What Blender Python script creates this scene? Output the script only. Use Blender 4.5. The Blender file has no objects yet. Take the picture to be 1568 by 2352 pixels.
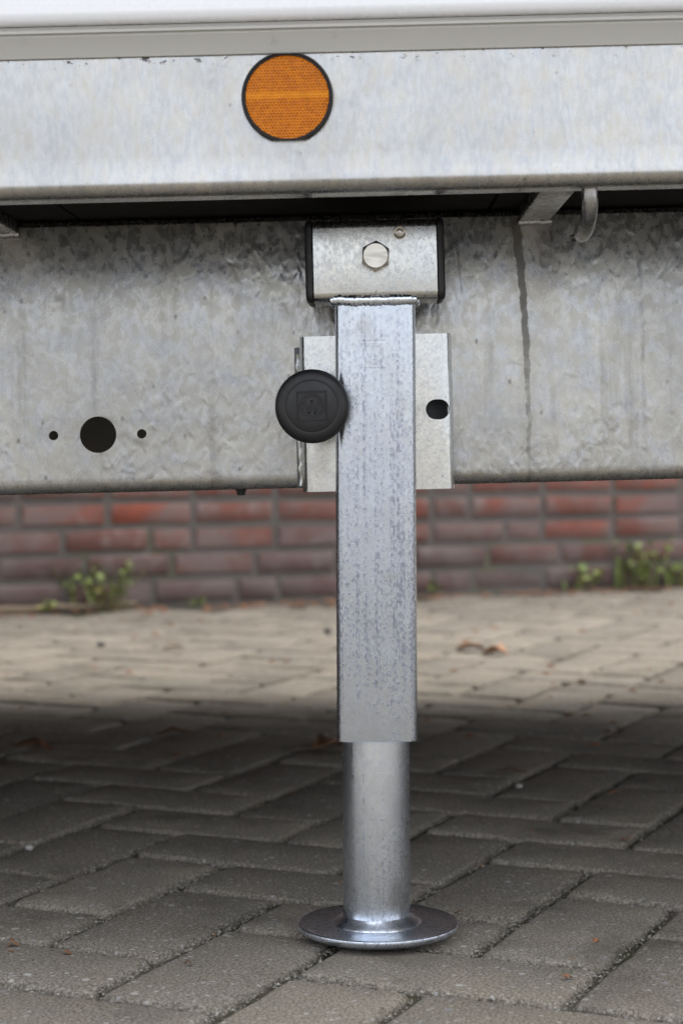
import bpy, bmesh, math, random
from mathutils import Vector, Matrix, noise as mnoise
R = math.radians
random.seed(7)
S = bpy.context.scene
C = S.collection

# ------------------------------------------------------------------ camera
F = 4644.0                                   # focal length in 1568-wide pixels
CAM = Vector((-0.0063, -1.725, 0.437))
cd = bpy.data.cameras.new('camera')
cam = bpy.data.objects.new('camera', cd); C.objects.link(cam)
cam.location = CAM
cam.rotation_euler = (R(90), 0, 0)
cd.sensor_fit = 'HORIZONTAL'; cd.sensor_width = 24.0
cd.lens = 24.0 * F / 1568.0
cd.shift_x = -66.0 / 1568.0
cd.shift_y = -202.0 / 1568.0
cd.clip_start = 0.05; cd.clip_end = 400
cd.dof.use_dof = True
cd.dof.focus_distance = 1.70
cd.dof.aperture_fstop = 7.2
S.camera = cam

# ------------------------------------------------------------------ light
SUN_EL, SUN_AZ = 60.0, 62.0                 # azimuth: where the light comes from, clockwise from +Y
w = bpy.data.worlds.new('World'); S.world = w; w.use_nodes = True
nt = w.node_tree; nt.nodes.clear()
sky = nt.nodes.new('ShaderNodeTexSky'); sky.sky_type = 'NISHITA'; sky.sun_disc = False
sky.sun_elevation = R(SUN_EL); sky.sun_rotation = R(SUN_AZ)
sky.air_density = 1.0; sky.dust_density = 4.0; sky.ozone_density = 1.0
hs = nt.nodes.new('ShaderNodeHueSaturation'); hs.inputs['Saturation'].default_value = 0.30
bg = nt.nodes.new('ShaderNodeBackground'); bg.inputs['Strength'].default_value = 0.12
wo = nt.nodes.new('ShaderNodeOutputWorld')
ov = nt.nodes.new('ShaderNodeMix'); ov.data_type = 'RGBA'; ov.inputs[0].default_value = 0.65      # even overcast over the clear sky
tcw = nt.nodes.new('ShaderNodeTexCoord'); sx = nt.nodes.new('ShaderNodeSeparateXYZ'); nt.links.new(tcw.outputs['Generated'], sx.inputs[0])
mr = nt.nodes.new('ShaderNodeMapRange'); mr.inputs[1].default_value = 0; mr.inputs[2].default_value = 1; mr.inputs[3].default_value = 6.6; mr.inputs[4].default_value = 8.2
nt.links.new(sx.outputs[2], mr.inputs[0])                      # thick overcast, a little brighter overhead
vm = nt.nodes.new('ShaderNodeVectorMath'); vm.operation = 'SCALE'; vm.inputs[0].default_value = (.965, 1.0, 1.07); nt.links.new(mr.outputs[0], vm.inputs['Scale'])
nt.links.new(vm.outputs[0], ov.inputs[7])
nt.links.new(sky.outputs[0], hs.inputs['Color']); nt.links.new(hs.outputs[0], ov.inputs[6]); nt.links.new(ov.outputs[2], bg.inputs['Color'])
nt.links.new(bg.outputs[0], wo.inputs['Surface'])
sl = bpy.data.lights.new('sun', 'SUN'); sl.energy = 1.4; sl.angle = R(60); sl.color = (1.0, 0.92, 0.80)
sun = bpy.data.objects.new('sun', sl); C.objects.link(sun)
d = Vector((math.sin(R(SUN_AZ)) * math.cos(R(SUN_EL)), math.cos(R(SUN_AZ)) * math.cos(R(SUN_EL)), math.sin(R(SUN_EL))))
sun.rotation_euler = d.to_track_quat('Z', 'Y').to_euler()
sun.location = (0, -3, 6)
vs = S.view_settings
vs.view_transform = 'Standard'; vs.look = 'None'; vs.gamma = 1.0; vs.use_curve_mapping = False
vs.exposure = 1.22
S.cycles.max_bounces = 6; S.cycles.diffuse_bounces = 3; S.cycles.glossy_bounces = 3; S.cycles.transmission_bounces = 2
S.cycles.use_denoising = True
S.cycles.use_adaptive_sampling = True; S.cycles.adaptive_threshold = 0.025

# ------------------------------------------------------------------ material helpers
class NT:
    def __init__(s, name, metallic=0.0, rough=0.5, color=(.5, .5, .5)):
        s.m = bpy.data.materials.new(name); s.m.use_nodes = True
        s.t = s.m.node_tree; s.b = s.t.nodes['Principled BSDF']
        s.b.inputs['Metallic'].default_value = metallic
        s.b.inputs['Roughness'].default_value = rough
        s.b.inputs['Base Color'].default_value = (*color, 1)
        s.tc = s.t.nodes.new('ShaderNodeTexCoord')
        s.obj = s.tc.outputs['Object']
    def n(s, k, **kw):
        x = s.t.nodes.new(k)
        for a, v in kw.items(): setattr(x, a, v)
        return x
    def put(s, sock, v):
        if v is None: return
        if isinstance(v, bpy.types.NodeSocket): s.t.links.new(v, sock)
        elif isinstance(v, tuple) and len(v) == 3 and sock.type == 'RGBA': sock.default_value = (*v, 1)
        else: sock.default_value = v
    def map(s, scale=(1, 1, 1), rot=(0, 0, 0), loc=(0, 0, 0), vec=None):
        x = s.n('ShaderNodeMapping'); s.put(x.inputs['Vector'], vec or s.obj)
        x.inputs['Scale'].default_value = scale; x.inputs['Rotation'].default_value = rot
        x.inputs['Location'].default_value = loc
        return x.outputs[0]
    def noise(s, scale, detail=4, rough=.55, vec=None, dist=0.0, color=False):
        x = s.n('ShaderNodeTexNoise'); s.put(x.inputs['Vector'], vec or s.obj)
        x.inputs['Scale'].default_value = scale; x.inputs['Detail'].default_value = detail
        x.inputs['Roughness'].default_value = rough; x.inputs['Distortion'].default_value = dist
        return x.outputs['Color' if color else 'Fac']
    def vor(s, scale, vec=None, feature='F1', out='Distance', rnd=1.0):
        x = s.n('ShaderNodeTexVoronoi', feature=feature); s.put(x.inputs['Vector'], vec or s.obj)
        x.inputs['Scale'].default_value = scale; x.inputs['Randomness'].default_value = rnd
        return x.outputs[out]
    def math(s, op, a, b=None, c=None, clamp=False):
        x = s.n('ShaderNodeMath', operation=op); x.use_clamp = clamp
        s.put(x.inputs[0], a); s.put(x.inputs[1], b)
        if c is not None: s.put(x.inputs[2], c)
        return x.outputs[0]
    def rng(s, v, a, b, c=0.0, d=1.0, smooth=True):
        x = s.n('ShaderNodeMapRange'); x.interpolation_type = 'SMOOTHSTEP' if smooth else 'LINEAR'
        s.put(x.inputs[0], v)
        for i, q in enumerate((a, b, c, d)): s.put(x.inputs[i + 1], q)
        return x.outputs[0]
    def mix(s, f, a, b, mode='MIX'):
        x = s.n('ShaderNodeMix', data_type='RGBA', blend_type=mode); x.clamp_factor = True
        s.put(x.inputs[0], f); s.put(x.inputs[6], a); s.put(x.inputs[7], b)
        return x.outputs[2]
    def sep(s, vec=None):
        x = s.n('ShaderNodeSeparateXYZ'); s.put(x.inputs[0], vec or s.obj); return x.outputs
    def ramp(s, f, stops):
        x = s.n('ShaderNodeValToRGB'); s.put(x.inputs[0], f); e = x.color_ramp.elements
        while len(e) < len(stops): e.new(.5)
        for i, (p, c) in enumerate(stops): e[i].position = p; e[i].color = (*c, 1)
        return x.outputs[0]
    def rand(s):
        return s.n('ShaderNodeObjectInfo').outputs['Random']
    def bump(s, h, dist, strength=1.0, prev=None):
        x = s.n('ShaderNodeBump'); s.put(x.inputs['Height'], h)
        x.inputs['Distance'].default_value = dist; x.inputs['Strength'].default_value = strength
        if prev is not None: s.put(x.inputs['Normal'], prev)
        return x.outputs[0]
    def fin(s, color=None, rough=None, normal=None, metallic=None):
        s.put(s.b.inputs['Base Color'], color); s.put(s.b.inputs['Roughness'], rough)
        s.put(s.b.inputs['Normal'], normal); s.put(s.b.inputs['Metallic'], metallic)
        return s.m

def galvanized(name, stains=False, ripple=1.0, light=1.0, seed=0.0, cream=0.0, zs=.6, pits=0.0, edge=False):
    g = NT(name, 1.0, .3)
    o = g.map(loc=(seed, seed * 1.7, seed * .6))
    streak = g.noise(85, 3, .6, g.map((1.6, 1.6, zs), vec=o), .3)
    patch = g.noise(38, 4, .6, o, .5)
    fine = g.noise(190, 2, .5, g.map((1.4, 1.4, .5), rot=(0, R(12), 0), vec=o), .2)
    L = light
    col = g.ramp(g.math('ADD', g.math('MULTIPLY', streak, .6), g.math('MULTIPLY', patch, .4)),
                 [(.36, (.575 * L, .60 * L, .635 * L)), (.48, (.68 * L, .69 * L, .705 * L)), (.60, (.77 * L, .75 * L, .70 * L))])
    col = g.mix(g.rng(fine, .36, .68, 0, .42), col, (.88 * L, .88 * L, .88 * L))
    if cream: col = g.mix(g.rng(g.noise(34, 4, .65, g.map(loc=(1, 6, 2), vec=o)), .36, .60, 0, cream), col, (.74 * L, .705 * L, .60 * L))
    pit = g.vor(58, g.map((1, 1, .7), vec=o))
    pm = g.math('MULTIPLY', g.rng(pit, .05, .14, 1, 0), g.rng(patch, .50 + pits, .58 + pits))
    col = g.mix(g.math('MULTIPLY', pm, .8), col, (.16, .15, .14))
    pit2 = g.vor(190, o)
    pm2 = g.math('MULTIPLY', g.rng(pit2, .04, .17, 1, 0), g.rng(streak, .52, .66))
    col = g.mix(g.math('MULTIPLY', pm2, .6), col, (.22, .21, .20))
    brd = g.noise(4.5, 3, .55, g.map((1, 1, .8), loc=(3, 1, 5), vec=o))
    col = g.mix(g.rng(brd, .40, .66, 0, .38), col, (.40 * L, .40 * L, .395 * L))
    smud = g.noise(19, 5, .72, g.map((1.5, 1.5, .6), loc=(7, 1, 2), vec=o), .5)
    col = g.mix(g.rng(smud, .55, .74, 0, .5), col, (.34, .33, .31))
    rough = g.rng(streak, .3, .7, .21, .34)
    if edge:      # bits of dirt caught under the trim
        ez = g.sep()[2]
        em = g.math('MULTIPLY', g.rng(ez, .714, .7245), g.rng(g.noise(95, 4, .7, g.map((1, 1, 1.6), loc=(2, 2, 2))), .60, .66))
        col = g.mix(em, col, (.05, .045, .04))
    metal = None
    if stains:
        x, y, z = g.sep(g.obj)
        nz = g.math('MULTIPLY', g.math('SUBTRACT', g.noise(55, 4), .5), .006)
        xx = g.math('ADD', x, nz)
        dz = g.math('SUBTRACT', z, .45)
        nz2 = g.math('MULTIPLY', g.math('SUBTRACT', g.noise(150, 2), .5), .0028)
        xx = g.math('ADD', xx, nz2)
        def streakmask(x0, k, w0, w1, ztop, zbot, soft, brk):
            xc = g.math('SUBTRACT', x0, g.math('MULTIPLY', g.math('MULTIPLY', dz, dz), k))
            dist = g.math('ABSOLUTE', g.math('SUBTRACT', xx, xc))
            wid = g.rng(z, .42, .62, w0, w1, False)
            m = g.rng(g.math('DIVIDE', dist, wid), 1 - soft, 1 + soft, 1, 0)
            m = g.math('MULTIPLY', m, g.rng(z, zbot, zbot + .16, brk, 1))
            m = g.math('MULTIPLY', m, g.rng(z, ztop, ztop + .012, 1, 0))
            return m
        spl = g.math('MAXIMUM', g.rng(g.noise(110, 3), .36, .60, .30, .85), g.rng(z, .43, .52, 0, .88))
        m1 = g.math('MULTIPLY', streakmask(.134, .26, .0018, .0042, .615, .395, .22, .55), spl)
        m0 = g.math('MULTIPLY', streakmask(.1345, .26, .0065, .009, .615, .40, .7, .5), .22)
        m2 = g.math('MULTIPLY', streakmask(.155, .05, .003, .013, .61, .47, .5, 0), .42)
        m3 = g.math('MULTIPLY', streakmask(.238, .02, .0016, .0022, .575, .40, .5, .1), g.rng(g.noise(40, 3), .35, .6, .1, .7))
        m4 = g.math('MULTIPLY', streakmask(.262, -.4, .0016, .0016, .50, .41, .5, .2), .35)
        m5 = g.math('MULTIPLY', streakmask(-.125, .1, .004, .004, .58, .45, .8, 0), .3)
        m6 = g.math('MULTIPLY', streakmask(-.19, .1, .003, .005, .60, .42, .8, .1), .25)
        gm1 = g.rng(g.noise(13, 4, .6, g.map((3.2, 3.2, .28), loc=(8, 8, 8))), .54, .74, 0, .45)
        col = g.mix(gm1, col, (.16, .15, .135))
        crk = g.vor(7.5, g.map((1, 1, .8), rot=(0, R(20), 0), vec=g.n('ShaderNodeVectorMath', operation='ADD').outputs[0]), 'DISTANCE_TO_EDGE') if False else g.vor(7.5, g.map((1, .2, .8), rot=(0, R(20), 0)), 'DISTANCE_TO_EDGE')
        crm = g.math('MULTIPLY', g.rng(g.math('ADD', crk, g.math('MULTIPLY', g.math('SUBTRACT', g.noise(30, 3), .5), .05)), 0, .012, 1, 0), g.rng(g.noise(11, 3, vec=g.map(loc=(5, 9, 5))), .52, .60, 0, .55))
        col = g.mix(crm, col, (.12, .11, .10))
        for m, c in ((m0, (.2, .19, .17)), (m1, (.115, .107, .096)), (m2, (.17, .145, .12)), (m3, (.13, .125, .12)), (m4, (.2, .19, .17)), (m5, (.2, .18, .15)), (m6, (.22, .2, .17))):
            col = g.mix(m, col, c)
        rough = g.math('ADD', rough, g.math('MULTIPLY', m1, .1))
    rip = g.noise(100, 1, .5, g.map((1, 1, .62), rot=(0, R(28), 0), vec=o), .5)
    rip2 = g.noise(190, 1, .5, g.map((1.2, 1, .7), rot=(0, R(-30), 0), vec=o), .3)
    area = g.rng(g.noise(6, 2, vec=g.map(loc=(4, 0, 9), vec=o)), .35, .65, .35, 1)
    hgt = g.math('MULTIPLY', g.math('ADD', rip, g.math('MULTIPLY', rip2, .18)), area)
    if stains: metal = g.rng(patch, .3, .7, .80, .92)
    nb = g.bump(hgt, .0011 * ripple, 1.0)
    return g.fin(col, rough, nb, metal)

def zincplate(name, blue=.5, warm=.0, streaky=True, band=None, dark=0.0, lum=1.0, rr=(.19, .31), cool=0.0):
    g = NT(name, 1.0, .25)
    big = g.noise(11, 4, .6, g.map((1.8, 1.8, .7)))
    st = g.noise(210, 3, .6, g.map((1.5, 1.5, .012) if streaky else (1, 1, .8)))
    spk = g.noise(430, 2, .6, g.map((1, 1, .7)))
    f = g.math('ADD', g.math('MULTIPLY', st, .34), g.math('ADD', g.math('MULTIPLY', spk, .50), g.math('MULTIPLY', big, .30)))
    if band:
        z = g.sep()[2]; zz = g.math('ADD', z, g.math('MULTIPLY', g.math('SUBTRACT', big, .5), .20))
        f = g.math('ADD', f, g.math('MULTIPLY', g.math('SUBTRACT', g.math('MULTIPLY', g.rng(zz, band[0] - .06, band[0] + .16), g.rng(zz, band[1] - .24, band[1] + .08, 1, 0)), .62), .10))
    base = g.mix(g.rng(big, .35, .65), (.49, .53, .59), (.56, .555, .52))
    if cool: base = g.mix(cool, base, (.47, .525, .61))
    if warm: base = g.mix(warm, base, (.61, .585, .49))
    mot = g.noise(75, 5, .7, g.map((1, 1, .7), loc=(6, 2, 7)))
    base = g.mix(g.rng(mot, .34, .66, .0, .30 if streaky else .18), base, (.34, .345, .34))
    tick = g.math('MULTIPLY', g.rng(g.vor(85, g.map((1, .3, .45), rot=(0, R(40), 0))), .04, .10, 1, 0), g.rng(mot, .46, .54))
    base = g.mix(g.math('MULTIPLY', tick, .75), base, (.10, .095, .09))
    if lum != 1: base = g.mix(1.0, base, (lum, lum, lum), 'MULTIPLY')
    if dark: base = g.mix(dark, base, (.30, .31, .33))
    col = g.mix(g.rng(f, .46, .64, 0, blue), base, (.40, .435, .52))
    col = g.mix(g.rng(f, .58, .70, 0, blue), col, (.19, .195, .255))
    fl = g.noise(620, 1, .5, g.map((1, 1, .35), rot=(0, R(35), 0), loc=(4, 4, 4)))
    col = g.mix(g.rng(fl, .68, .78, 0, .22), col, (.80, .81, .83))
    drt = g.noise(30, 2, .5, g.map((1, 1, .8), loc=(2, 5, 1)))
    col = g.mix(g.rng(drt, .60, .78, 0, .35), col, (.28, .265, .24))
    rough = g.rng(f, .4, .7, rr[0], rr[1])
    hgt = g.math('ADD', spk, g.math('MULTIPLY', g.rng(fl, .66, .76), .5))
    nb = g.bump(hgt, .00006, 1.0)
    nb = g.bump(big, .0010, .6, nb)
    return g.fin(col, rough, nb)

def plastic(name, color, rough=.5, bumpd=.00006):
    g = NT(name, 0, rough, color)
    return g.fin(None, g.rng(g.noise(60, 3), .3, .7, rough - .06, rough + .08), g.bump(g.noise(900, 2), bumpd, .6))

def concrete_paver(name):
    g = NT(name, 0, .9); g.b.inputs['Specular IOR Level'].default_value = .15
    r = g.rand()
    off = g.n('ShaderNodeCombineXYZ'); g.put(off.inputs[0], g.math('MULTIPLY', r, 13.0)); g.put(off.inputs[1], g.math('MULTIPLY', r, 7.0))
    v = g.n('ShaderNodeVectorMath', operation='ADD'); g.put(v.inputs[0], g.obj); g.put(v.inputs[1], off.outputs[0]); o = v.outputs[0]
    tone = g.ramp(r, [(0, (.170, .143, .108)), (.35, (.235, .198, .150)), (.7, (.28, .238, .182)), (1, (.35, .30, .235))])
    n1 = g.noise(14, 4, .6, o)
    col = g.mix(g.rng(n1, .3, .7, 0, .5), tone, (.15, .142, .128))
    n2 = g.noise(400, 3, .75, o)
    col = g.mix(g.rng(n2, .36, .64), g.mix(.62, col, (.06, .056, .05)), g.mix(.45, col, (.42, .395, .35)))
    vc = g.n('ShaderNodeTexVoronoi'); g.put(vc.inputs['Vector'], o); vc.inputs['Scale'].default_value = 170
    sp = g.sep(vc.outputs['Color'])
    m = g.math('MULTIPLY', g.rng(vc.outputs['Distance'], .22, .42, 1, 0), g.rng(sp[0], .70, .76))
    agg = g.ramp(sp[1], [(0, (.45, .44, .42)), (.4, (.33, .33, .35)), (.65, (.36, .30, .24)), (1, (.10, .10, .10))])
    col = g.mix(g.math('MULTIPLY', m, .8), col, agg)
    vc2 = g.n('ShaderNodeTexVoronoi'); g.put(vc2.inputs['Vector'], o); vc2.inputs['Scale'].default_value = 60
    sp2 = g.sep(vc2.outputs['Color'])
    m2 = g.math('MULTIPLY', g.rng(vc2.outputs['Distance'], .12, .26, 1, 0), g.rng(sp2[0], .86, .88))
    col = g.mix(g.math('MULTIPLY', m2, .7), col, g.ramp(sp2[2], [(0, (.5, .49, .47)), (1, (.27, .28, .31))]))
    pos = g.n('ShaderNodeNewGeometry').outputs['Position']
    col = g.mix(g.rng(g.noise(7, 5, .65, pos), .50, .70, 0, .55), col, (.085, .076, .062))
    nb = g.bump(g.math('ADD', n2, g.math('MULTIPLY', g.noise(110, 3, .6, o), 1.2)), .0016, 1.0)
    return g.fin(col, .92, nb)

def joint_sand(name):
    g = NT(name, 0, .95)
    n1 = g.noise(600, 3, .7); n2 = g.noise(6, 3)
    col = g.mix(n1, (.034, .029, .021), (.16, .138, .105))
    col = g.mix(g.rng(n2, .48, .62, 0, .75), col, (.045, .052, .018))
    return g.fin(col, .95, g.bump(n1, .002, 1))

def brick_mat(name):
    g = NT(name, 0, .88)
    oi = g.n('ShaderNodeObjectInfo')
    r = oi.outputs['Random']
    off = g.n('ShaderNodeCombineXYZ'); g.put(off.inputs[0], g.math('MULTIPLY', r, 31.0)); g.put(off.inputs[2], g.math('MULTIPLY', r, 17.0))
    v = g.n('ShaderNodeVectorMath', operation='ADD'); g.put(v.inputs[0], g.obj); g.put(v.inputs[1], off.outputs[0]); o = v.outputs[0]
    base = oi.outputs['Color']
    n1 = g.noise(26, 5, .65, o)
    col = g.mix(g.rng(n1, .35, .7, 0, .55), base, g.mix(.55, base, (.055, .04, .042)))
    eff = g.noise(13, 5, .6, g.map((1, 1, 1), loc=(5, 2, 8), vec=o), .6)
    col = g.mix(g.rng(eff, .48, .72, 0, .65), col, (.27, .235, .225))
    pos = g.n('ShaderNodeNewGeometry').outputs['Position']
    col = g.mix(g.rng(g.noise(5.5, 5, .65, pos, .5), .38, .64, 0, .82), col, (.175, .145, .138))
    grain = g.noise(300, 3, .7, o)
    col = g.mix(g.math('MULTIPLY', grain, .25), col, (.10, .07, .065))
    return g.fin(col, .9, g.bump(g.noise(120, 4, .6, o), .002, .8))

def mortar_mat(name):
    g = NT(name, 0, .95)
    n = g.noise(22, 5, .65); f = g.noise(350, 3, .7)
    col = g.mix(n, (.088, .083, .078), (.18, .168, .152))
    col = g.mix(g.rng(g.noise(5, 4), .52, .68, 0, .6), col, (.13, .135, .07))
    pos = g.n('ShaderNodeNewGeometry').outputs['Position']
    col = g.mix(g.rng(g.noise(5.5, 5, .65, pos, .5), .38, .64, 0, .75), col, (.165, .142, .134))
    col = g.mix(g.math('MULTIPLY', f, .3), col, (.07, .065, .06))
    return g.fin(col, .95, g.bump(f, .002, 1))

def leaf_mat(name, stops, rough=.55):
    g = NT(name, 0, rough)
    r = g.rand()
    col = g.ramp(r, stops)
    col = g.mix(g.rng(g.noise(120, 3), .4, .7, 0, .4), col, (.06, .05, .02))
    g.b.inputs['Subsurface Weight'].default_value = 0.0
    return g.fin(col, rough, g.bump(g.noise(200, 3), .001, .6))

M = {}
M['galv_rail'] = galvanized('galvanized_rail', ripple=.36, light=.66, seed=3.1, cream=.2, pits=.06, edge=True)
M['galv_beam'] = galvanized('galvanized_beam', stains=True, ripple=.75, light=.57, cream=.55, zs=1.1, pits=-.03)
M['galv_bar'] = galvanized('galvanized_bar', ripple=.5, light=.62, seed=9.3)
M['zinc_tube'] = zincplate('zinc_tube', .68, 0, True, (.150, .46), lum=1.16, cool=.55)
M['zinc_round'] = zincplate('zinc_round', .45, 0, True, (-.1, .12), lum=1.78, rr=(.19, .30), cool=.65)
M['zinc_cross'] = zincplate('zinc_crossbar', .2, .38, False, lum=1.1)
M['zinc_bracket'] = zincplate('zinc_bracket', .18, .3, False, lum=1.12, rr=(.14, .22))
M['zinc_foot'] = zincplate('zinc_foot', .5, 0, False, None, .0, lum=1.7, rr=(.25, .38), cool=.65)
M['black_plastic'] = plastic('black_plastic', (.008, .008, .009), .48)
M['knob_plastic'] = plastic('knob_plastic', (.009, .009, .0105), .5, .00008)
M['white_panel'] = plastic('white_lacquer', (.855, .87, .90), .25, .00001)
g = NT('trim_plastic', 0, .4); M['trim'] = g.fin(g.mix(g.rng(g.noise(50, 5, .7), .6, .75, 0, .35), (.46, .45, .42), (.25, .24, .22)), .42)
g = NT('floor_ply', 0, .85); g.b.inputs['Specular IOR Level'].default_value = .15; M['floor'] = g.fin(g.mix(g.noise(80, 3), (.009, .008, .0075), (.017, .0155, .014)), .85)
g = NT('bolt_steel', .9, .38); M['bolt'] = g.fin(g.mix(g.rng(g.noise(300, 3, vec=g.map((.15, 1, 1), rot=(0, R(20), 0))), .35, .7), (.78, .75, .69), (.55, .53, .48)), .36, g.bump(g.noise(500, 2, vec=g.map((.2, 1, 1))), .0001, .6))
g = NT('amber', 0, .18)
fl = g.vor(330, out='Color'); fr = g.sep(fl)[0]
az = g.sep()[2]; glint_band = g.math('MULTIPLY', g.rng(az, -.0012, .0002), g.rng(az, .0030, .0046, 1, 0))  # brighter middle band: prism reflection put into the amber colour
M['amber'] = g.fin(g.mix(g.math('MULTIPLY', glint_band, .35), g.ramp(fr, [(0, (.44, .122, .002)), (1, (.56, .17, .004))]), (.80, .31, .012)), .2)
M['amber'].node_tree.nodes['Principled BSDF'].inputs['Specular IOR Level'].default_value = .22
M['paver'] = concrete_paver('concrete_paver')
M['sand'] = joint_sand('joint_sand')
g = NT('grit', 0, .9); M['grit'] = g.fin(g.ramp(g.vor(260, out='Color'), [(0, (.06, .055, .045)), (.55, (.20, .185, .155)), (1, (.42, .40, .36))]), .9)
g = NT('open_ground', 0, .95); M['ground'] = g.fin(g.mix(g.noise(2, 5), (.20, .19, .17), (.26, .245, .22)), .95)
M['brick'] = brick_mat('red_brick')
M['mortar'] = mortar_mat('mortar')
M['green'] = leaf_mat('weed_leaf', [(0, (.14, .21, .045)), (.5, (.25, .35, .08)), (.85, (.36, .44, .15)), (1, (.52, .36, .15))])
M['stem'] = leaf_mat('weed_stem', [(0, (.12, .10, .04)), (1, (.18, .15, .06))])
M['brown'] = leaf_mat('dry_leaf', [(0, (.13, .06, .03)), (.5, (.24, .105, .05)), (1, (.34, .18, .10))], .7)
M['stick'] = leaf_mat('bark', [(0, (.16, .12, .085)), (1, (.22, .17, .12))], .85)
g = NT('quartz', 0, .5); M['quartz'] = g.fin(g.mix(g.noise(80, 3), (.34, .33, .31), (.46, .45, .43)), .6)
g = NT('rubber', 0, .8); M['rubber'] = g.fin(g.mix(g.noise(60, 3), (.018, .018, .018), (.03, .03, .03)), .8)

g = NT('shade_box_dark', 0, .7); M['shade_box_dark'] = g.fin(g.mix(g.noise(40, 3), (.10, .095, .085), (.17, .16, .14)), .7)  # for the added box; its tone sets how dark the beam hole looks
g = NT('shaded_zinc', .6, .5); M['shaded_zinc'] = g.fin(g.mix(g.noise(60, 4, .6, g.map((.4, 1, 3))), (.10, .11, .115), (.18, .19, .20)), .5)  # zinc darkened in its colour to stand for shade behind the bracket hole
# ------------------------------------------------------------------ mesh helpers
def link(name, me, mat=None, parent=None, smooth=True, ang=40):
    o = bpy.data.objects.new(name, me); C.objects.link(o)
    if mat is not None and not me.materials: me.materials.append(mat)
    if parent is not None: o.parent = parent
    if smooth:
        for p in me.polygons: p.use_smooth = True
        me.set_sharp_from_angle(angle=R(ang))
    return o
def from_bm(name, bm, mat=None, parent=None, smooth=True, ang=40):
    me = bpy.data.meshes.new(name); bmesh.ops.recalc_face_normals(bm, faces=bm.faces[:]); bm.to_mesh(me); bm.free()
    return link(name, me, mat, parent, smooth, ang)
def empty(name, loc=(0, 0, 0), rot=(0, 0, 0), parent=None):
    o = bpy.data.objects.new(name, None); C.objects.link(o); o.location = loc; o.rotation_euler = rot
    o.empty_display_size = .05; o.parent = parent
    return o
def tag(o, label=None, cat=None, group=None, kind=None):
    for k, v in (('label', label), ('category', cat), ('group', group), ('kind', kind)):
        if v: o[k] = v
    return o
def extrude_x(bm, prof, x0, x1, closed=True, caps=True, nx=1):
    rings = []
    for i in range(nx + 1):
        x = x0 + (x1 - x0) * i / nx
        rings.append([bm.verts.new((x, y, z)) for y, z in prof])
    n = len(prof)
    for a, b in zip(rings, rings[1:]):
        for i in range(n if closed else n - 1):
            bm.faces.new((a[i], a[(i + 1) % n], b[(i + 1) % n], b[i]))
    if caps and closed:
        bm.faces.new(rings[0]); bm.faces.new(rings[-1])
    return rings
def rrect(w, h, r, seg=6, cx=0, cy=0):
    pts = []
    for sx, sy, a0 in ((1, 1, 0), (-1, 1, 90), (-1, -1, 180), (1, -1, 270)):
        for i in range(seg + 1):
            a = R(a0 + 90 * i / seg)
            pts.append((cx + sx * (w / 2 - r) + r * math.cos(a), cy + sy * (h / 2 - r) + r * math.sin(a)))
    return pts
def thick(prof, t):
    """offset an open polyline to the left to make a sheet-metal section"""
    out = []
    n = len(prof)
    for i in range(n):
        a = Vector(prof[max(i - 1, 0)]); b = Vector(prof[min(i + 1, n - 1)])
        d = (b - a).normalized(); nn = Vector((-d.y, d.x)); out.append(tuple(Vector(prof[i]) + nn * t))
    return list(prof) + out[::-1]
def arc(cx, cy, r, a0, a1, n):
    return [(cx + r * math.cos(R(a0 + (a1 - a0) * i / n)), cy + r * math.sin(R(a0 + (a1 - a0) * i / n))) for i in range(n + 1)]
def lathe(bm, prof, n=64, axis='Z', center=(0, 0, 0), wob=None):
    c = Vector(center); rings = []
    for r, h in prof:
        ring = []
        for i in range(n):
            a = 2 * math.pi * i / n
            q = r + (wob(a, r, h) if wob else 0)
            p = Vector((q * math.cos(a), q * math.sin(a), h)) if axis == 'Z' else Vector((q * math.cos(a), -h, q * math.sin(a)))
            ring.append(bm.verts.new(c + p))
        rings.append(ring)
    for a, b in zip(rings, rings[1:]):
        for i in range(n): bm.faces.new((a[i], a[(i + 1) % n], b[(i + 1) % n], b[i]))
    return rings
def cap(bm, ring): bm.faces.new(ring)
def box(bm, x0, x1, y0, y1, z0, z1, bev=0):
    r = bmesh.ops.create_cube(bm, size=1)
    for v in r['verts']: v.co = Vector((x0 + (x1 - x0) * (v.co.x + .5), y0 + (y1 - y0) * (v.co.y + .5), z0 + (z1 - z0) * (v.co.z + .5)))
    if bev:
        es = set(e for v in r['verts'] for e in v.link_edges)
        bmesh.ops.bevel(bm, geom=list(es), offset=bev, segments=2, affect='EDGES', profile=.5)
def tube(bm, pts, rad, n=12, caps=True):
    rings = []; pts = [Vector(p) for p in pts]; up = Vector((1, 0, 0))
    for i, p in enumerate(pts):
        d = (pts[min(i + 1, len(pts) - 1)] - pts[max(i - 1, 0)]).normalized()
        if abs(d.dot(up)) > .95: up = Vector((0, 0, 1))
        s = d.cross(up).normalized(); t = s.cross(d).normalized()
        r = rad[i] if isinstance(rad, (list, tuple)) else rad
        rings.append([bm.verts.new(p + (s * math.cos(2 * math.pi * k / n) + t * math.sin(2 * math.pi * k / n)) * r) for k in range(n)])
    for a, b in zip(rings, rings[1:]):
        for k in range(n): bm.faces.new((a[k], a[(k + 1) % n], b[(k + 1) % n], b[k]))
    if caps: bm.faces.new(rings[0][::-1]); bm.faces.new(rings[-1])
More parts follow.
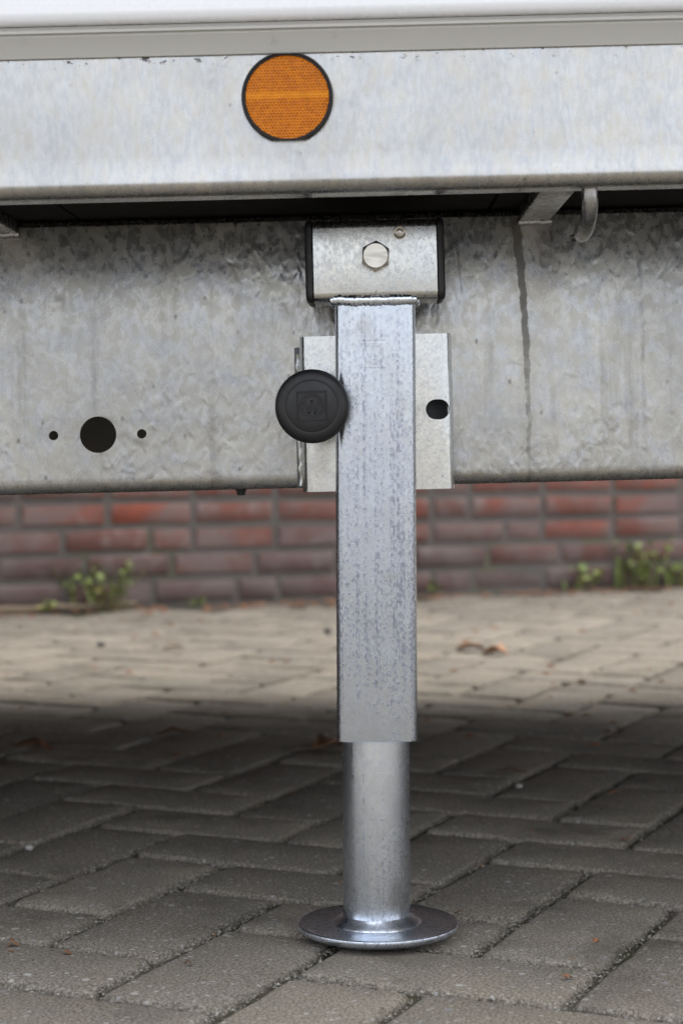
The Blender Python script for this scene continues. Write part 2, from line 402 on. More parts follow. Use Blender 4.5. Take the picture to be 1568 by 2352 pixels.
def ridge(bm, pts, width, height, y, closed=False):
    """raised line in the XZ plane, standing proud of y towards the viewer (-Y)"""
    n = len(pts); P = [Vector(p) for p in pts]; rows = []
    for i in range(n):
        if closed: a, b = P[i - 1], P[(i + 1) % n]
        else: a, b = P[max(i - 1, 0)], P[min(i + 1, n - 1)]
        d1 = (P[i] - a).normalized() if (P[i] - a).length > 1e-9 else (b - P[i]).normalized()
        d2 = (b - P[i]).normalized() if (b - P[i]).length > 1e-9 else d1
        n1 = Vector((-d1.y, d1.x)); n2 = Vector((-d2.y, d2.x)); m = (n1 + n2).normalized()
        k = 1 / max(.4, m.dot(n1))
        rows.append([bm.verts.new((P[i].x + m.x * s * k, yy, P[i].y + m.y * s * k)) for s, yy in
                     ((-width / 2, y), (-width * .3, y - height), (width * .3, y - height), (width / 2, y))])
    for i in range(n if closed else n - 1):
        a, b = rows[i], rows[(i + 1) % n]
        for k in range(3): bm.faces.new((a[k], a[k + 1], b[k + 1], b[k]))
    if not closed: bm.faces.new(rows[0]); bm.faces.new(rows[-1])
def boolean_cut(o, cutters):
    dg = None
    for c in cutters:
        m = o.modifiers.new('cut', 'BOOLEAN'); m.object = c; m.operation = 'DIFFERENCE'; m.solver = 'EXACT'
    dg = bpy.context.evaluated_depsgraph_get(); dg.update()
    me = bpy.data.meshes.new_from_object(o.evaluated_get(dg))
    o.modifiers.clear(); old = o.data; o.data = me
    for c in cutters:
        cm = c.data; bpy.data.objects.remove(c); bpy.data.meshes.remove(cm)
    for p in me.polygons: p.use_smooth = True
    me.set_sharp_from_angle(angle=R(35))
def bevel_mod(o, wdt, seg=2, ang=50):
    b = o.modifiers.new('bevel', 'BEVEL'); b.width = wdt; b.segments = seg; b.limit_method = 'ANGLE'; b.angle_limit = R(ang)

# ------------------------------------------------------------------ ground
gm = bpy.data.meshes.new('ground'); gm.from_pydata([(-150, -150, -.02), (150, -150, -.02), (150, 150, -.02), (-150, 150, -.02)], [], [(0, 1, 2, 3)])
tag(link('ground', gm, M['ground'], smooth=False), kind='structure')

PITCH = .1140; JOINT = .0085; ANG = R(-23)
U = Vector((math.cos(ANG), math.sin(ANG), 0)); V = Vector((-math.sin(ANG), math.cos(ANG), 0))
ORG = Vector((-.2815, -.028, 0))
pm_ = bpy.data.meshes.new('pavement'); pm_.from_pydata([(-4, -3.2, -.0075), (4, -3.2, -.0075), (4, 6.5, -.0075), (-4, 6.5, -.0075)], [], [(0, 1, 2, 3)])
pave = tag(link('pavement', pm_, M['sand'], smooth=False), kind='structure')

def paver_geo(seed, n_long=8, n_short=4):
    rnd = random.Random(seed)
    L, Wd = 2 * PITCH - JOINT, PITCH - JOINT
    per = []
    r = .005
    def edge(a, b, n):
        for i in range(n): per.append(Vector(a) + (Vector(b) - Vector(a)) * ((i + .35) / (n - .3 + .0001)))
    x, y = L / 2, Wd / 2
    for (a, b, n) in (((-x + r, -y), (x - r, -y), n_long), ((x, -y + r), (x, y - r), n_short), ((x - r, y), (-x + r, y), n_long), ((-x, y - r), (-x, -y + r), n_short)):
        for i in range(n):
            per.append(Vector(a) + (Vector(b) - Vector(a)) * (i / (n - 1)))
    verts, faces = [], []
    N = len(per)
    jit = [rnd.gauss(0, .0007) for _ in per]; chip = [max(0, rnd.gauss(-.0015, .0016)) for _ in per]
    for lev, (ins, z) in enumerate(((0, -.012), (.0006, -.0046), (.0026, -.0013), (.0062, 0))):
        for i, p in enumerate(per):
            q = p * 1.0
            k = ins + (chip[i] if lev > 0 else 0) + (jit[i] if lev < 3 else 0)
            dx = -math.copysign(min(k, abs(q.x)), q.x) if abs(q.x) > x - r - 1e-6 else 0
            dy = -math.copysign(min(k, abs(q.y)), q.y) if abs(q.y) > y - r - 1e-6 else 0
            verts.append((q.x + dx, q.y + dy, z + (rnd.gauss(0, .0003) if lev else 0)))
    for lev in range(3):
        for i in range(N):
            a = lev * N + i; b = lev * N + (i + 1) % N
            faces.append((a, b, b + N, a + N))
    # gently uneven top: centre spine
    c0 = len(verts); verts += [(-x * .5, 0, .0003), (x * .5, 0, .0002)]
    top = [3 * N + i for i in range(N)]
    for i in range(N):
        a, b = top[i], top[(i + 1) % N]
        ma = c0 if verts[a][0] < 0 else c0 + 1; mb = c0 if verts[b][0] < 0 else c0 + 1
        if ma == mb: faces.append((a, b, ma))
        else: faces.append((a, b, mb)); faces.append((a, mb, ma))
    return verts, faces
pgeo = [paver_geo(100 + i) for i in range(7)]
pmesh = []
for vs_, fs_ in pgeo:
    me = bpy.data.meshes.new('paver'); me.from_pydata(vs_, [], fs_); me.materials.append(M['paver'])
    for p in me.polygons: p.use_smooth = True
    me.set_sharp_from_angle(angle=R(50)); pmesh.append(me)

WALL_A = R(25); WD = Vector((math.cos(WALL_A), math.sin(WALL_A), 0)); WN = Vector((math.sin(WALL_A), -math.cos(WALL_A), 0))   # WN faces the camera
WP = Vector((-.006, 3.325, 0))
def wall_dist(p): return (Vector((p[0], p[1], 0)) - WP).dot(WN)      # metres in front of the wall face
def project(p):
    zc = p[1] - CAM.y
    return (850 + (p[0] - CAM.x) / zc * F, 974 - (p[2] - CAM.z) / zc * F) if zc > .1 else (9e9, 9e9)
cells = []
for a in range(-70, 71):
    for b in range(-70, 71):
        base = ORG + U * ((a + 2 * b) * PITCH) + V * ((-a + 2 * b) * PITCH)
        for o_, ang in ((U * (.5 * PITCH) + V * PITCH, math.pi / 2), (U * PITCH + V * (2.5 * PITCH), 0)):
            c = base + o_
            if not (-3.6 < c.x < 3.6 and -2.8 < c.y < 6): continue
            if wall_dist(c) < .07: continue
            px, py = project(c)
            zc = c.y - CAM.y
            vis = -130 < px < 1700 and 1000 < py < 2560 and zc > .5
            cells.append((c, ang, vis, zc))
near = sorted([q for q in cells if q[2]], key=lambda q: q[3])
ind = near[:300]; rest = near[300:] + [q for q in cells if not q[2]]
prnd = random.Random(5)
for c, ang, _, zc in ind:
    o = bpy.data.objects.new('paver', pmesh[prnd.randrange(7)]); C.objects.link(o); o.parent = pave
    o.location = (c.x, c.y, prnd.uniform(-.0016, .0012))
    o.rotation_euler = (prnd.gauss(0, R(.28)), prnd.gauss(0, R(.22)), ANG + ang + (math.pi if prnd.random() < .5 else 0) + prnd.gauss(0, R(.25)))
    if (c - Vector((0, 0, 0))).length < .2: o.location.z = -.0008; o.rotation_euler.x = 0; o.rotation_euler.y = 0
vv, ff = [], []
L, Wd = 2 * PITCH - JOINT, PITCH - JOINT
for c, ang, _, zc in rest:
    cs, sn = math.cos(ANG + ang), math.sin(ANG + ang); dz = prnd.uniform(-.0016, .0012); k0 = len(vv)
    for ins, z in ((0, -.012), (0, -.003), (.005, 0)):
        for sx, sy in ((-1, -1), (1, -1), (1, 1), (-1, 1)):
            x, y = sx * (L / 2 - ins), sy * (Wd / 2 - ins)
            vv.append((c.x + x * cs - y * sn, c.y + x * sn + y * cs, z + dz))
    for l in range(2):
        for i in range(4): ff.append((k0 + l * 4 + i, k0 + l * 4 + (i + 1) % 4, k0 + l * 4 + 4 + (i + 1) % 4, k0 + l * 4 + 4 + i))
    ff.append((k0 + 8, k0 + 9, k0 + 10, k0 + 11))
fm = bpy.data.meshes.new('paver_field'); fm.from_pydata(vv, [], ff)
tag(link('paver_field', fm, M['paver'], pave, smooth=False), kind='stuff')

# loose grit lying in the joints
gr = random.Random(11); vv, ff = [], []
octv = [(1, 0, 0), (-1, 0, 0), (0, 1, 0), (0, -1, 0), (0, 0, 1), (0, 0, -1)]
octf = [(0, 2, 4), (2, 1, 4), (1, 3, 4), (3, 0, 4), (2, 0, 5), (1, 2, 5), (3, 1, 5), (0, 3, 5)]
for c, ang, _, zc in ind:
    if zc > 3.3: continue
    dens = 300 if zc < 2.0 else (130 if zc < 2.6 else 40)
    a = ANG + ang; cs, sn = math.cos(a), math.sin(a)
    for _k in range(dens):
        t = gr.uniform(-.5, .5)
        if gr.random() < .67: x, y = t * 2 * PITCH, (PITCH / 2) * gr.choice((-1, 1)) + gr.gauss(0, .0034)
        else: x, y = PITCH * gr.choice((-1, 1)) + gr.gauss(0, .0026), t * PITCH
        s = min(.0022, abs(gr.gauss(.0007, .0005)) + .0003)
        inner = max(abs(x) - PITCH, abs(y) - PITCH / 2) < -.0055
        z = -.0058 + gr.uniform(0, .0042) if not inner else .0002
        k0 = len(vv); q = [gr.uniform(.6, 1.2) for _ in range(6)]
        for (ax, ay, az), qq in zip(octv, q):
            vv.append((c.x + x * cs - y * sn + ax * s * qq, c.y + x * sn + y * cs + ay * s * qq, z + az * s * qq * .8))
        ff += [tuple(i + k0 for i in f) for f in octf]
gm_ = bpy.data.meshes.new('joint_grit'); gm_.from_pydata(vv, [], ff)
tag(link('joint_grit', gm_, M['grit'], pave, smooth=False), kind='stuff')

# ------------------------------------------------------------------ brick wall
wall = tag(empty('brick_wall', WP, (0, 0, WALL_A)), 'weathered red brick wall with grey mortar joints behind the trailer', 'wall')
WL0, WL1, COURSE, ROWS = -4.2, 4.2, .0625, 22
bm = bmesh.new(); box(bm, WL0, WL1, .0035, .21, -.02, ROWS * COURSE + .004); from_bm('mortar', bm, M['mortar'], wall, False)
brnd = random.Random(21); bvar = {}
def brick_mesh(Lb, k):
    if (Lb, k) in bvar: return bvar[(Lb, k)]
    rr = random.Random(int(Lb * 1e4) + k * 77); bm = bmesh.new()
    box(bm, -Lb / 2, Lb / 2, 0, .05, -.0232, .0232, .004)
    for v in bm.verts: v.co += Vector((rr.gauss(0, .0009), rr.gauss(0, .0006), rr.gauss(0, .0011)))
    me = bpy.data.meshes.new('brick'); bm.to_mesh(me); bm.free(); me.materials.append(M['brick'])
    for p in me.polygons: p.use_smooth = True
    me.set_sharp_from_angle(angle=R(60)); bvar[(Lb, k)] = me; return me
rest_b = []
for row in range(ROWS):
    z = row * COURSE + .037
    x = WL0 + (.0, .112, .055, .165)[row % 4] - .06
    nst = 0
    while x < WL1 - .05:
        hd = brnd.random() < .16 and nst >= 2
        Lb = .092 if hd else .197
        nst = 0 if hd else nst + 1
        if x < WL0: x = WL0
        if x + Lb > WL1: Lb = round(WL1 - x, 3)
        cx = x + Lb / 2
        pos = WP + WD * cx + Vector((0, 0, z)); px, py = project(pos)
        up = min(1, max(0, (row - .4) / 3.2)); t = brnd.random()
        red = Vector((.33, .080, .045)).lerp(Vector((.22, .075, .052)), t); dus = Vector((.105, .060, .056)).lerp(Vector((.145, .088, .080)), t)
        col = dus.lerp(red, min(1, max(0, up * (.55 + .45 * (1 if abs(cx) > .35 else .3)) + brnd.gauss(0, .12))))
        if -150 < px < 1720 and row < 8:
            o = bpy.data.objects.new('brick', brick_mesh(Lb, brnd.randrange(4))); C.objects.link(o); o.parent = wall
            o.location = (cx, brnd.gauss(0, .0013), z + brnd.gauss(0, .0008)); o.rotation_euler = (0, brnd.gauss(0, R(.3)), brnd.gauss(0, R(.25)))
            o.color = (*col, 1)
        else: rest_b.append((cx, z, Lb))
        x += Lb + .0166
bm = bmesh.new()
for cx, z, Lb in rest_b: box(bm, cx - Lb / 2, cx + Lb / 2, 0, .05, z - .0232, z + .0232)
o = from_bm('brickwork', bm, M['brick'], wall, False); o.color = (.24, .066, .042, 1); tag(o, kind='stuff')
bm = bmesh.new(); box(bm, WL0 - .02, WL1 + .02, -.03, .24, ROWS * COURSE + .006, ROWS * COURSE + .056, .006); from_bm('coping', bm, M['mortar'], wall)

# ------------------------------------------------------------------ trailer
TILT = R(-1.4)
trailer = tag(empty('trailer', (-.53 * math.sin(TILT), 0, .53 * (1 - math.cos(TILT))), (0, TILT, 0)), 'galvanized trailer frame under a white body, with amber side reflector', 'trailer')
TX0, TX1 = -2.7, 1.9
YB = -.165                                    # front face of the outer side rail
YL = .090                                     # front face of the lower chassis beam
YR = 1.63                                     # rear of the trailer
# outer side rail (folded sheet with rolled lower lip)
def rail_profile(yf, s):
    face = [(yf + s * .045, .7470), (yf + s * .004, .7470), (yf, .743), (yf, .70), (yf, .67), (yf, .648), (yf, .637), (yf - s * .0010, .633), (yf - s * .0022, .629)]
    return face + [(yf + s * (.0090 - .0113 * math.cos(R(a))), .6275 - .0105 * math.sin(R(a))) for a in (12, 30, 48, 64, 78, 90)] + [(yf + s * .034, .617)]
bm = bmesh.new(); extrude_x(bm, thick(rail_profile(YB, 1), .003), TX0, TX1, nx=1)
rail = from_bm('side_rail', bm, M['galv_rail'], trailer, ang=30)
bm = bmesh.new(); extrude_x(bm, thick(rail_profile(YR, -1), -.003), TX0, TX1); from_bm('side_rail', bm, M['galv_rail'], trailer, ang=30)
# lower chassis beam (C section) with access holes
def beam_profile(yf, s):
    return [(yf + s * .060, .627), (yf + s * .016, .627), (yf + s * .0092, .622), (yf + s * .0077, .602), (yf + s * .0063, .585), (yf + s * .0051, .568), (yf + s * .0033, .535), (yf + s * .0018, .495), (yf + s * .0007, .45), (yf, .395)] + [(yf + s * (.010 - .010 * math.cos(R(a))), .391 - .010 * math.sin(R(a))) for a in (0, 18, 36, 54, 72, 90)] + [(yf + s * .055, .381)]
bm = bmesh.new(); extrude_x(bm, thick(beam_profile(YL, 1), .003), TX0 + .1, TX1 - .1)
beam = from_bm('chassis_beam', bm, M['galv_beam'], trailer, ang=30)
cut = []
for hx, hz, hr in ((-.2530, .4337, .0164), (-.2930, .4339, .0043), (-.2138, .4335, .0043)):
    bm = bmesh.new(); bmesh.ops.create_cone(bm, cap_ends=True, segments=40, radius1=hr, radius2=hr, depth=.03, matrix=Matrix.Translation((hx, YL, hz)) @ Matrix.Rotation(R(90), 4, 'X'))
    cut.append(from_bm('cutter', bm, None, trailer))
bpy.context.view_layer.update()
boolean_cut(beam, cut)
bm = bmesh.new(); extrude_x(bm, thick(beam_profile(1.00, -1), -.003), TX0 + .1, TX1 - .1); from_bm('chassis_beam', bm, M['galv_bar'], trailer, ang=30)
# plywood floor panels with seams
edges = [TX0 + .05, -1.9, -1.0, -.268, .104, .80, TX1 - .03]
for a, b in zip(edges, edges[1:]):
    bm = bmesh.new(); box(bm, a + .0012, b - .0012, YB + .0165, YR - .0165, .6292, .647, .0008); from_bm('floor_panel', bm, M['floor'], trailer)
bm = bmesh.new(); box(bm, TX0 + .02, TX1 - .02, YB + .0168, YR - .0168, .6478, .664); from_bm('seam_blocker', bm, M['floor'], trailer)  # extra layer added to stop sky light leaking through the seams
# unseen skirt added on the far side to block light under the trailer
bm = bmesh.new(); box(bm, TX0 + .1, TX1 - .1, YR - .035, YR - .031, .340, .6283, .001); from_bm('shade_skirt', bm, M['galv_bar'], trailer)
bm = bmesh.new(); box(bm, -1.5, -.18, .72, 1.30, .392, .6285, .006); from_bm('shade_box', bm, M['shade_box_dark'], trailer)  # added box: blocks light under the floor and darkens the beam hole
# outriggers between rail and chassis beam
for xc in (-1.30, -.336, .144, .62):
    bm = bmesh.new(); box(bm, xc - .014, xc + .014, YB + .012, YL + .0105, .6172, .6285, .0015); st = from_bm('outrigger', bm, M['galv_bar'], trailer)
    bm = bmesh.new(); rw = random.Random(int(xc * 1000)); pts = []
    for i in range(15): pts.append((xc - .0155 + .031 * i / 14, YL + .0085 + rw.gauss(0, .0002), .6163 + rw.gauss(0, .0003)))
    tube(bm, pts, [.0040 + rw.gauss(0, .0002) for _ in pts], 10); from_bm('weld_bead', bm, M['galv_bar'], st)
# tie-down hook welded under the rail
bm = bmesh.new(); hp = [(.168, YB + .026, .624), (.168, YB + .026, .612)]
for i in range(1, 13):
    a = R(100 * i / 12); hp.append((.168, YB + .026 + .062 * (1 - math.cos(a)) * .95, .612 - .024 * math.sin(a)))
hp.append((.168, hp[-1][1] + .012, hp[-1][2] + .003))
tube(bm, hp, [.0066] * (len(hp) - 2) + [.0064, .0052], 16)
hook = from_bm('tie_hook', bm, M['galv_bar'], trailer)
bm = bmesh.new()
for dx, dz in ((-.004, -.001), (-.003, -.005)):
    tube(bm, [(.168, hp[-1][1] - .003, hp[-1][2] - .002), (.168 + dx * 1.1, hp[-1][1] + .004, hp[-1][2] + dz - .0012), (.168 + dx * 2.2, hp[-1][1] + .007, hp[-1][2] + dz - .002)], [.003, .0018, .0003], 7)
from_bm('zinc_drip', bm, M['galv_bar'], hook)
# rubber plug under the chassis beam
bm = bmesh.new(); lathe(bm, [(.0001, .3755), (.003, .3755), (.0038, .3765), (.0038, .379), (.0048, .3795), (.0048, .3813)], 20, center=(-.127, YL + .018, 0)); from_bm('rubber_plug', bm, M['rubber'], trailer)
# white body panel and trim profile
bm = bmesh.new()
pf = [(YB - .017, .752), (YB - .0155, .7495), (YB - .012, .7485), (YB + .012, .7485), (YB + .012, 1.10), (YB - .019, 1.10), (YB - .019, .7575), (YB - .0185, .7545)]
extrude_x(bm, pf, TX0 - .02, TX1 + .02); from_bm('body_panel', bm, M['white_panel'], trailer, ang=50)
bm = bmesh.new()
pf = [(YB - .0095, .7479), (YB - .0095, .7455), (YB - .0125, .7447), (YB - .0125, .7425), (YB - .0100, .7415), (YB - .0105, .7400), (YB - .0032, .7262), (YB - .0030, .7252), (YB - .0022, .7246), (YB - .0010, .7246), (YB - .0010, .7479)]
extrude_x(bm, pf, TX0 - .01, TX1 + .01); from_bm('trim_profile', bm, M['trim'], trailer, ang=20)
bm = bmesh.new(); box(bm, TX0 - .02, TX0 + .01, YB + .0135, YR - .0135, .30, 1.10); from_bm('end_panel', bm, M['white_panel'], trailer)
bm = bmesh.new(); box(bm, TX1 - .01, TX1 + .02, YB + .0135, YR - .0135, .26, 1.10); from_bm('end_panel', bm, M['white_panel'], trailer)  # both unseen ends are carried down low to block light underneath
bm = bmesh.new(); box(bm, TX0 - .02, TX1 + .02, YR - .012, YR + .019, .7485, 1.10, .004); from_bm('body_panel', bm, M['white_panel'], trailer)
# axle and wheels (left of the picture)
bm = bmesh.new(); box(bm, -1.0, -.94, .07, 1.32, .315, .375, .004); from_bm('axle', bm, M['galv_bar'], trailer)
for yw in (-.02, 1.36):
    bm = bmesh.new(); prof = [(.16, -.07), (.20, -.085), (.26, -.08), (.285, -.06), (.29, 0), (.285, .06), (.26, .08), (.20, .085), (.16, .07)]
    lathe(bm, prof, 40, 'Y', (-.97, yw, .33)); wh = from_bm('wheel', bm, M['rubber'], trailer)
    bm = bmesh.new(); r_ = lathe(bm, [(.165, -.07), (.15, -.03), (.07, .0), (.045, .03), (.001, .03)], 32, 'Y', (-.97, yw, .33)); from_bm('rim', bm, M['galv_bar'], wh)

# reflector
RX, RZ, RY = -.0662, .6905, YB
refl = empty('reflector', (RX, RY - .0003, RZ), (0, 0, 0), trailer)
tag(refl, label='round amber reflector in a black rim')
FLAT = .0328
def flatten(bm, lim):
    for v in bm.verts:
        if v.co.z < -lim: v.co.z = -lim
        if v.co.z > lim: v.co.z = lim
bm = bmesh.new()
lathe(bm, [(.0345, 0), (.0353, .0008), (.0353, .0050), (.0347, .0062), (.0341, .0064), (.0336, .0058), (.0334, .0050), (.0330, .0050), (.0328, .0053), (.0324, .0053), (.0320, .0046), (.0318, .0010)], 96, 'Y')
flatten(bm, FLAT); from_bm('rim', bm, M['black_plastic'], refl)
bm = bmesh.new(); rr = random.Random(3); px_ = .00255; py_ = px_ * .866; RL = .0321
for j in range(-14, 15):
    for i in range(-14, 15):
        cx, cz = (i + .5 * (j % 2)) * px_, j * py_
        if math.hypot(cx, cz) > RL + .0008 or abs(cz) > FLAT - .0006: continue
        hgt = .00050 * rr.uniform(.93, 1.07) * (.45 if -.0005 < cz < .0045 else 1.0); lean = (rr.gauss(0, .00004), rr.gauss(0, .00004) + (.00012 if cz > .0045 else -.0002))
        ring = []
        for k in range(6):
            a = R(30 + 60 * k); x, z = cx + px_ * .577 * math.cos(a), cz + px_ * .577 * math.sin(a)
            q = math.hypot(x, z)
            if q > RL: x *= RL / q; z *= RL / q
            ring.append(bm.verts.new((x, -.0046 - (.0003 if k % 2 else 0), z)))
        tq = min(1, RL / max(1e-6, math.hypot(cx, cz)))
        top = bm.verts.new((cx * tq + lean[0], -.0046 + hgt, cz * tq + lean[1]))
        for k in range(6): bm.faces.new((ring[k], ring[(k + 1) % 6], top))
bmesh.ops.remove_doubles(bm, verts=bm.verts[:], dist=.00005)
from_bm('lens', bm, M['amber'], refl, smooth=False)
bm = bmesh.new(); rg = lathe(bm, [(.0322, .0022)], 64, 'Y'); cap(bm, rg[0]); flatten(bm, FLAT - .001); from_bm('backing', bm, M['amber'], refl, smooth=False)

# leg bracket welded on the chassis beam: back plate + U channel with a lock hole
brk = empty('leg_bracket', (-.002, 0, 0), (0, 0, 0), trailer)
YF = .040; BX0, BX1, BZ0, BZ1 = -.0670, .0664, .3792, .5150; br = .011
prof = [(BX0, YL - .0045)] + [(BX0 + br - br * math.cos(R(a)), YF + br - br * math.sin(R(a))) for a in range(0, 91, 15)] + [(BX1 - br + br * math.sin(R(a)), YF + br - br * math.cos(R(a))) for a in range(0, 91, 15)] + [(BX1, YL - .0045)]
def extrude_z(bm, prof, z0, z1):
    a = [bm.verts.new((x, y, z0)) for x, y in prof]; b = [bm.verts.new((x, y, z1)) for x, y in prof]; n = len(prof)
    for i in range(n): bm.faces.new((a[i], a[(i + 1) % n], b[(i + 1) % n], b[i]))
    bm.faces.new(a); bm.faces.new(b)
bm = bmesh.new(); extrude_z(bm, thick(prof, .004), BZ0, BZ1)
chan = from_bm('channel', bm, M['zinc_bracket'], brk, ang=30)
cut = []
bm = bmesh.new()
pts = [(.0490 + .0088 * math.cos(R(a)), .4487 + .0088 * math.sin(R(a))) for a in range(90, 271, 12)] + [(.0522 + .0088 * math.cos(R(a)), .4487 + .0088 * math.sin(R(a))) for a in range(-90, 91, 12)]
a_ = [bm.verts.new((x, YF - .01, z)) for x, z in pts]; b_ = [bm.verts.new((x, YF + .024, z)) for x, z in pts]
for i in range(len(pts)): bm.faces.new((a_[i], a_[(i + 1) % len(pts)], b_[(i + 1) % len(pts)], b_[i]))
bm.faces.new(a_); bm.faces.new(b_)
cut.append(from_bm('cutter', bm, None, trailer)); bpy.context.view_layer.update(); boolean_cut(chan, cut)
for zc_ in (BZ0 + .010, BZ1 - .012):
    bm = bmesh.new(); box(bm, BX0 + .0045, BX1 - .0045, YF + .0045, YL - .0048, zc_ - .0015, zc_ + .0015); from_bm('shade_plate', bm, M['zinc_bracket'], brk)  # plates added to close the channel so its hole stays dark
bm = bmesh.new(); box(bm, BX0 - .0060, BX1 - .004, YL - .0042, YL - .0004, BZ0 + .0025, BZ1 - .0075, .001); from_bm('back_plate', bm, M['shaded_zinc'], brk)
bm = bmesh.new(); rw = random.Random(9); pts = [(BX0 - .0022 + rw.gauss(0, .0004), YL - .006 + rw.gauss(0, .0004), BZ0 + .004 + .118 * i / 30) for i in range(31)]
tube(bm, pts, [.0022 + .0005 * math.sin(i * 1.9) for i in range(31)], 8); from_bm('weld_bead', bm, M['galv_bar'], brk)

# ------------------------------------------------------------------ support leg
LEAN = R(-.28)
leg = tag(empty('support_leg', (0, 0, 0), (0, LEAN, 0)), 'zinc plated drop-down support leg with black knob and round foot standing on the pavers', 'support leg')
# outer square tube
TW = .0675; TZ0, TZ1 = .1705, .5415; TCX = .0004
bm = bmesh.new()
o_ = rrect(TW, TW, .0078, 7, TCX, 0); i_ = rrect(TW - .007, TW - .007, .005, 7, TCX, 0)
def ring(pts, z): return [bm.verts.new((x, y, z)) for x, y in pts]
rings = [ring(i_, TZ1), ring(i_, TZ0 + .0006), ring(rrect(TW - .0055, TW - .0055, .0055, 7, TCX, 0), TZ0), ring(rrect(TW - .0012, TW - .0012, .0074, 7, TCX, 0), TZ0), ring(o_, TZ0 + .0007)] + [ring(o_, TZ0 + .0007 + (TZ1 - TZ0) * k / 8) for k in range(1, 8)] + [ring(o_, TZ1)]
for a, b in zip(rings, rings[1:]):
    n = len(a)
    for i in range(n): bm.faces.new((a[i], a[(i + 1) % n], b[(i + 1) % n], b[i]))
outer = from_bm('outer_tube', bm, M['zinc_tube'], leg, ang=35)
# stamped maker's mark on the tube front
def W_strokes(s):
    return [[(-.86 * s, .60 * s), (-.36 * s, -.86 * s)], [(-.36 * s, -.86 * s), (0, .92 * s)], [(0, .92 * s), (.36 * s, -.86 * s)], [(.36 * s, -.86 * s), (.86 * s, .60 * s)]]
bm = bmesh.new(); cx, cz, h = -.0015, .4958, .0115
ridge(bm, [(cx - h, cz - h), (cx + h, cz - h), (cx + h, cz + h), (cx - h, cz + h)], .0006, .00014, -TW / 2, True)
for rad_ in (.0088, .0074):
    ridge(bm, [(cx + rad_ * math.cos(R(a)), cz + rad_ * math.sin(R(a))) for a in range(0, 360, 10)], .0005, .00013, -TW / 2, True)
for a, b in W_strokes(.0072): ridge(bm, [(cx + a[0], cz + a[1]), (cx + b[0], cz + b[1])], .0005, .00010, -TW / 2)
from_bm('stamped_mark', bm, M['zinc_tube'], outer, ang=20)
# inner round tube and foot
RT = .0287; RCX = -.0008
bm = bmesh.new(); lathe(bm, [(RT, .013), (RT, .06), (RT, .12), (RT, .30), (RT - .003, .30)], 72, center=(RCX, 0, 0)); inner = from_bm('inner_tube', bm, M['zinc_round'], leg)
bm = bmesh.new(); rw = random.Random(2)
def fw(a, r, h): return .0005 * math.sin(5 * a + 1) + .0004 * math.sin(9 * a) if r > .029 else 0
lathe(bm, [(RT - .0002, .0195), (RT + .0016, .0178), (RT + .0048, .0150), (.0368, .0132), (.0378, .0118)], 72, center=(RCX, 0, 0), wob=fw)
weld = from_bm('weld_collar', bm, M['zinc_foot'], inner)
bm = bmesh.new()
rgs = lathe(bm, [(.024, .0005), (.045, .0008), (.058, .0030), (.0662, .0064), (.0682, .0082), (.0686, .0098), (.0682, .0116), (.0670, .0124), (.0640, .0120), (.054, .0118), (.040, .0118), (.020, .0118)], 96, center=(.0004, 0, 0))
cap(bm, rgs[0]); cap(bm, rgs[-1]); foot = from_bm('foot_plate', bm, M['zinc_foot'], leg)
# crossbar (tilts with the trailer)
CT = TILT - LEAN
cbm = Matrix.Translation((.0028, 0, .575)) @ Matrix.Rotation(CT, 4, 'Y') @ Matrix.Translation((0, 0, -.575))
CB0, CB1, CH0, CH1, CF = -.0545, .0500, .5405, .6085, -.0362
bm = bmesh.new(); prof = rrect(.066, CH1 - CH0, .0072, 6, CF + .033, (CH0 + CH1) / 2)
extrude_x(bm, prof, CB0, CB1); bmesh.ops.transform(bm, matrix=cbm, verts=bm.verts[:]); cross = from_bm('crossbar', bm, M['zinc_cross'], leg, ang=35); bevel_mod(cross, .0008)
for x0, x1 in ((CB0 - .0004, CB0 - .0063), (CB1 + .0004, CB1 + .0060)):
    bm = bmesh.new(); rr_ = []
    for t, ins in ((0, -.0006), (.35, -.0008), (.75, .0002), (1, .0022)):
        rr_.append([bm.verts.new((x0 + (x1 - x0) * t, y, z)) for y, z in rrect(.066 - 2 * ins, CH1 - CH0 - 2 * ins, .0075, 6, CF + .033, (CH0 + CH1) / 2)])
    for a, b in zip(rr_, rr_[1:]):
        for i in range(len(a)): bm.faces.new((a[i], a[(i + 1) % len(a)], b[(i + 1) % len(a)], b[i]))
    bm.faces.new(rr_[0]); bm.faces.new(rr_[-1])
    bmesh.ops.transform(bm, matrix=cbm, verts=bm.verts[:]); from_bm('end_cap', bm, M['black_plastic'], leg)
# weld bead between tube and crossbar
bm = bmesh.new(); rw = random.Random(4); pts = []; rad = []
for i in range(90):
    t = i / 89; x = -.0372 + .0722 * t
    e = min(1, min(t, 1 - t) * 9)
    pts.append((x, -.0300 - .0022 * e + rw.gauss(0, .00012), .5412 + rw.gauss(0, .00012) + (.0010 if i < 18 else 0) * math.sin(i / 18 * math.pi) - (x + .0013) * math.tan(CT) * .9))
    rad.append((.0036 + .0018 * e ** .5) * (1 + .05 * math.sin(i * 1.25) + .05 * math.sin(i * .31) + rw.gauss(0, .012)))
tube(bm, pts, rad, 14); from_bm('weld_bead', bm, M['zinc_round'], leg)
# side weld lumps under the crossbar corners
for sx in (-1, 1):
    bm = bmesh.new(); pts = [(TCX + sx * (TW / 2 + .0012), -.028 + .008 * i, .5403 + rw.gauss(0, .0005)) for i in range(8)]
    tube(bm, pts, [.0032 + rw.gauss(0, .0005) for _ in pts], 9); from_bm('weld_bead', bm, M['zinc_foot'], leg)
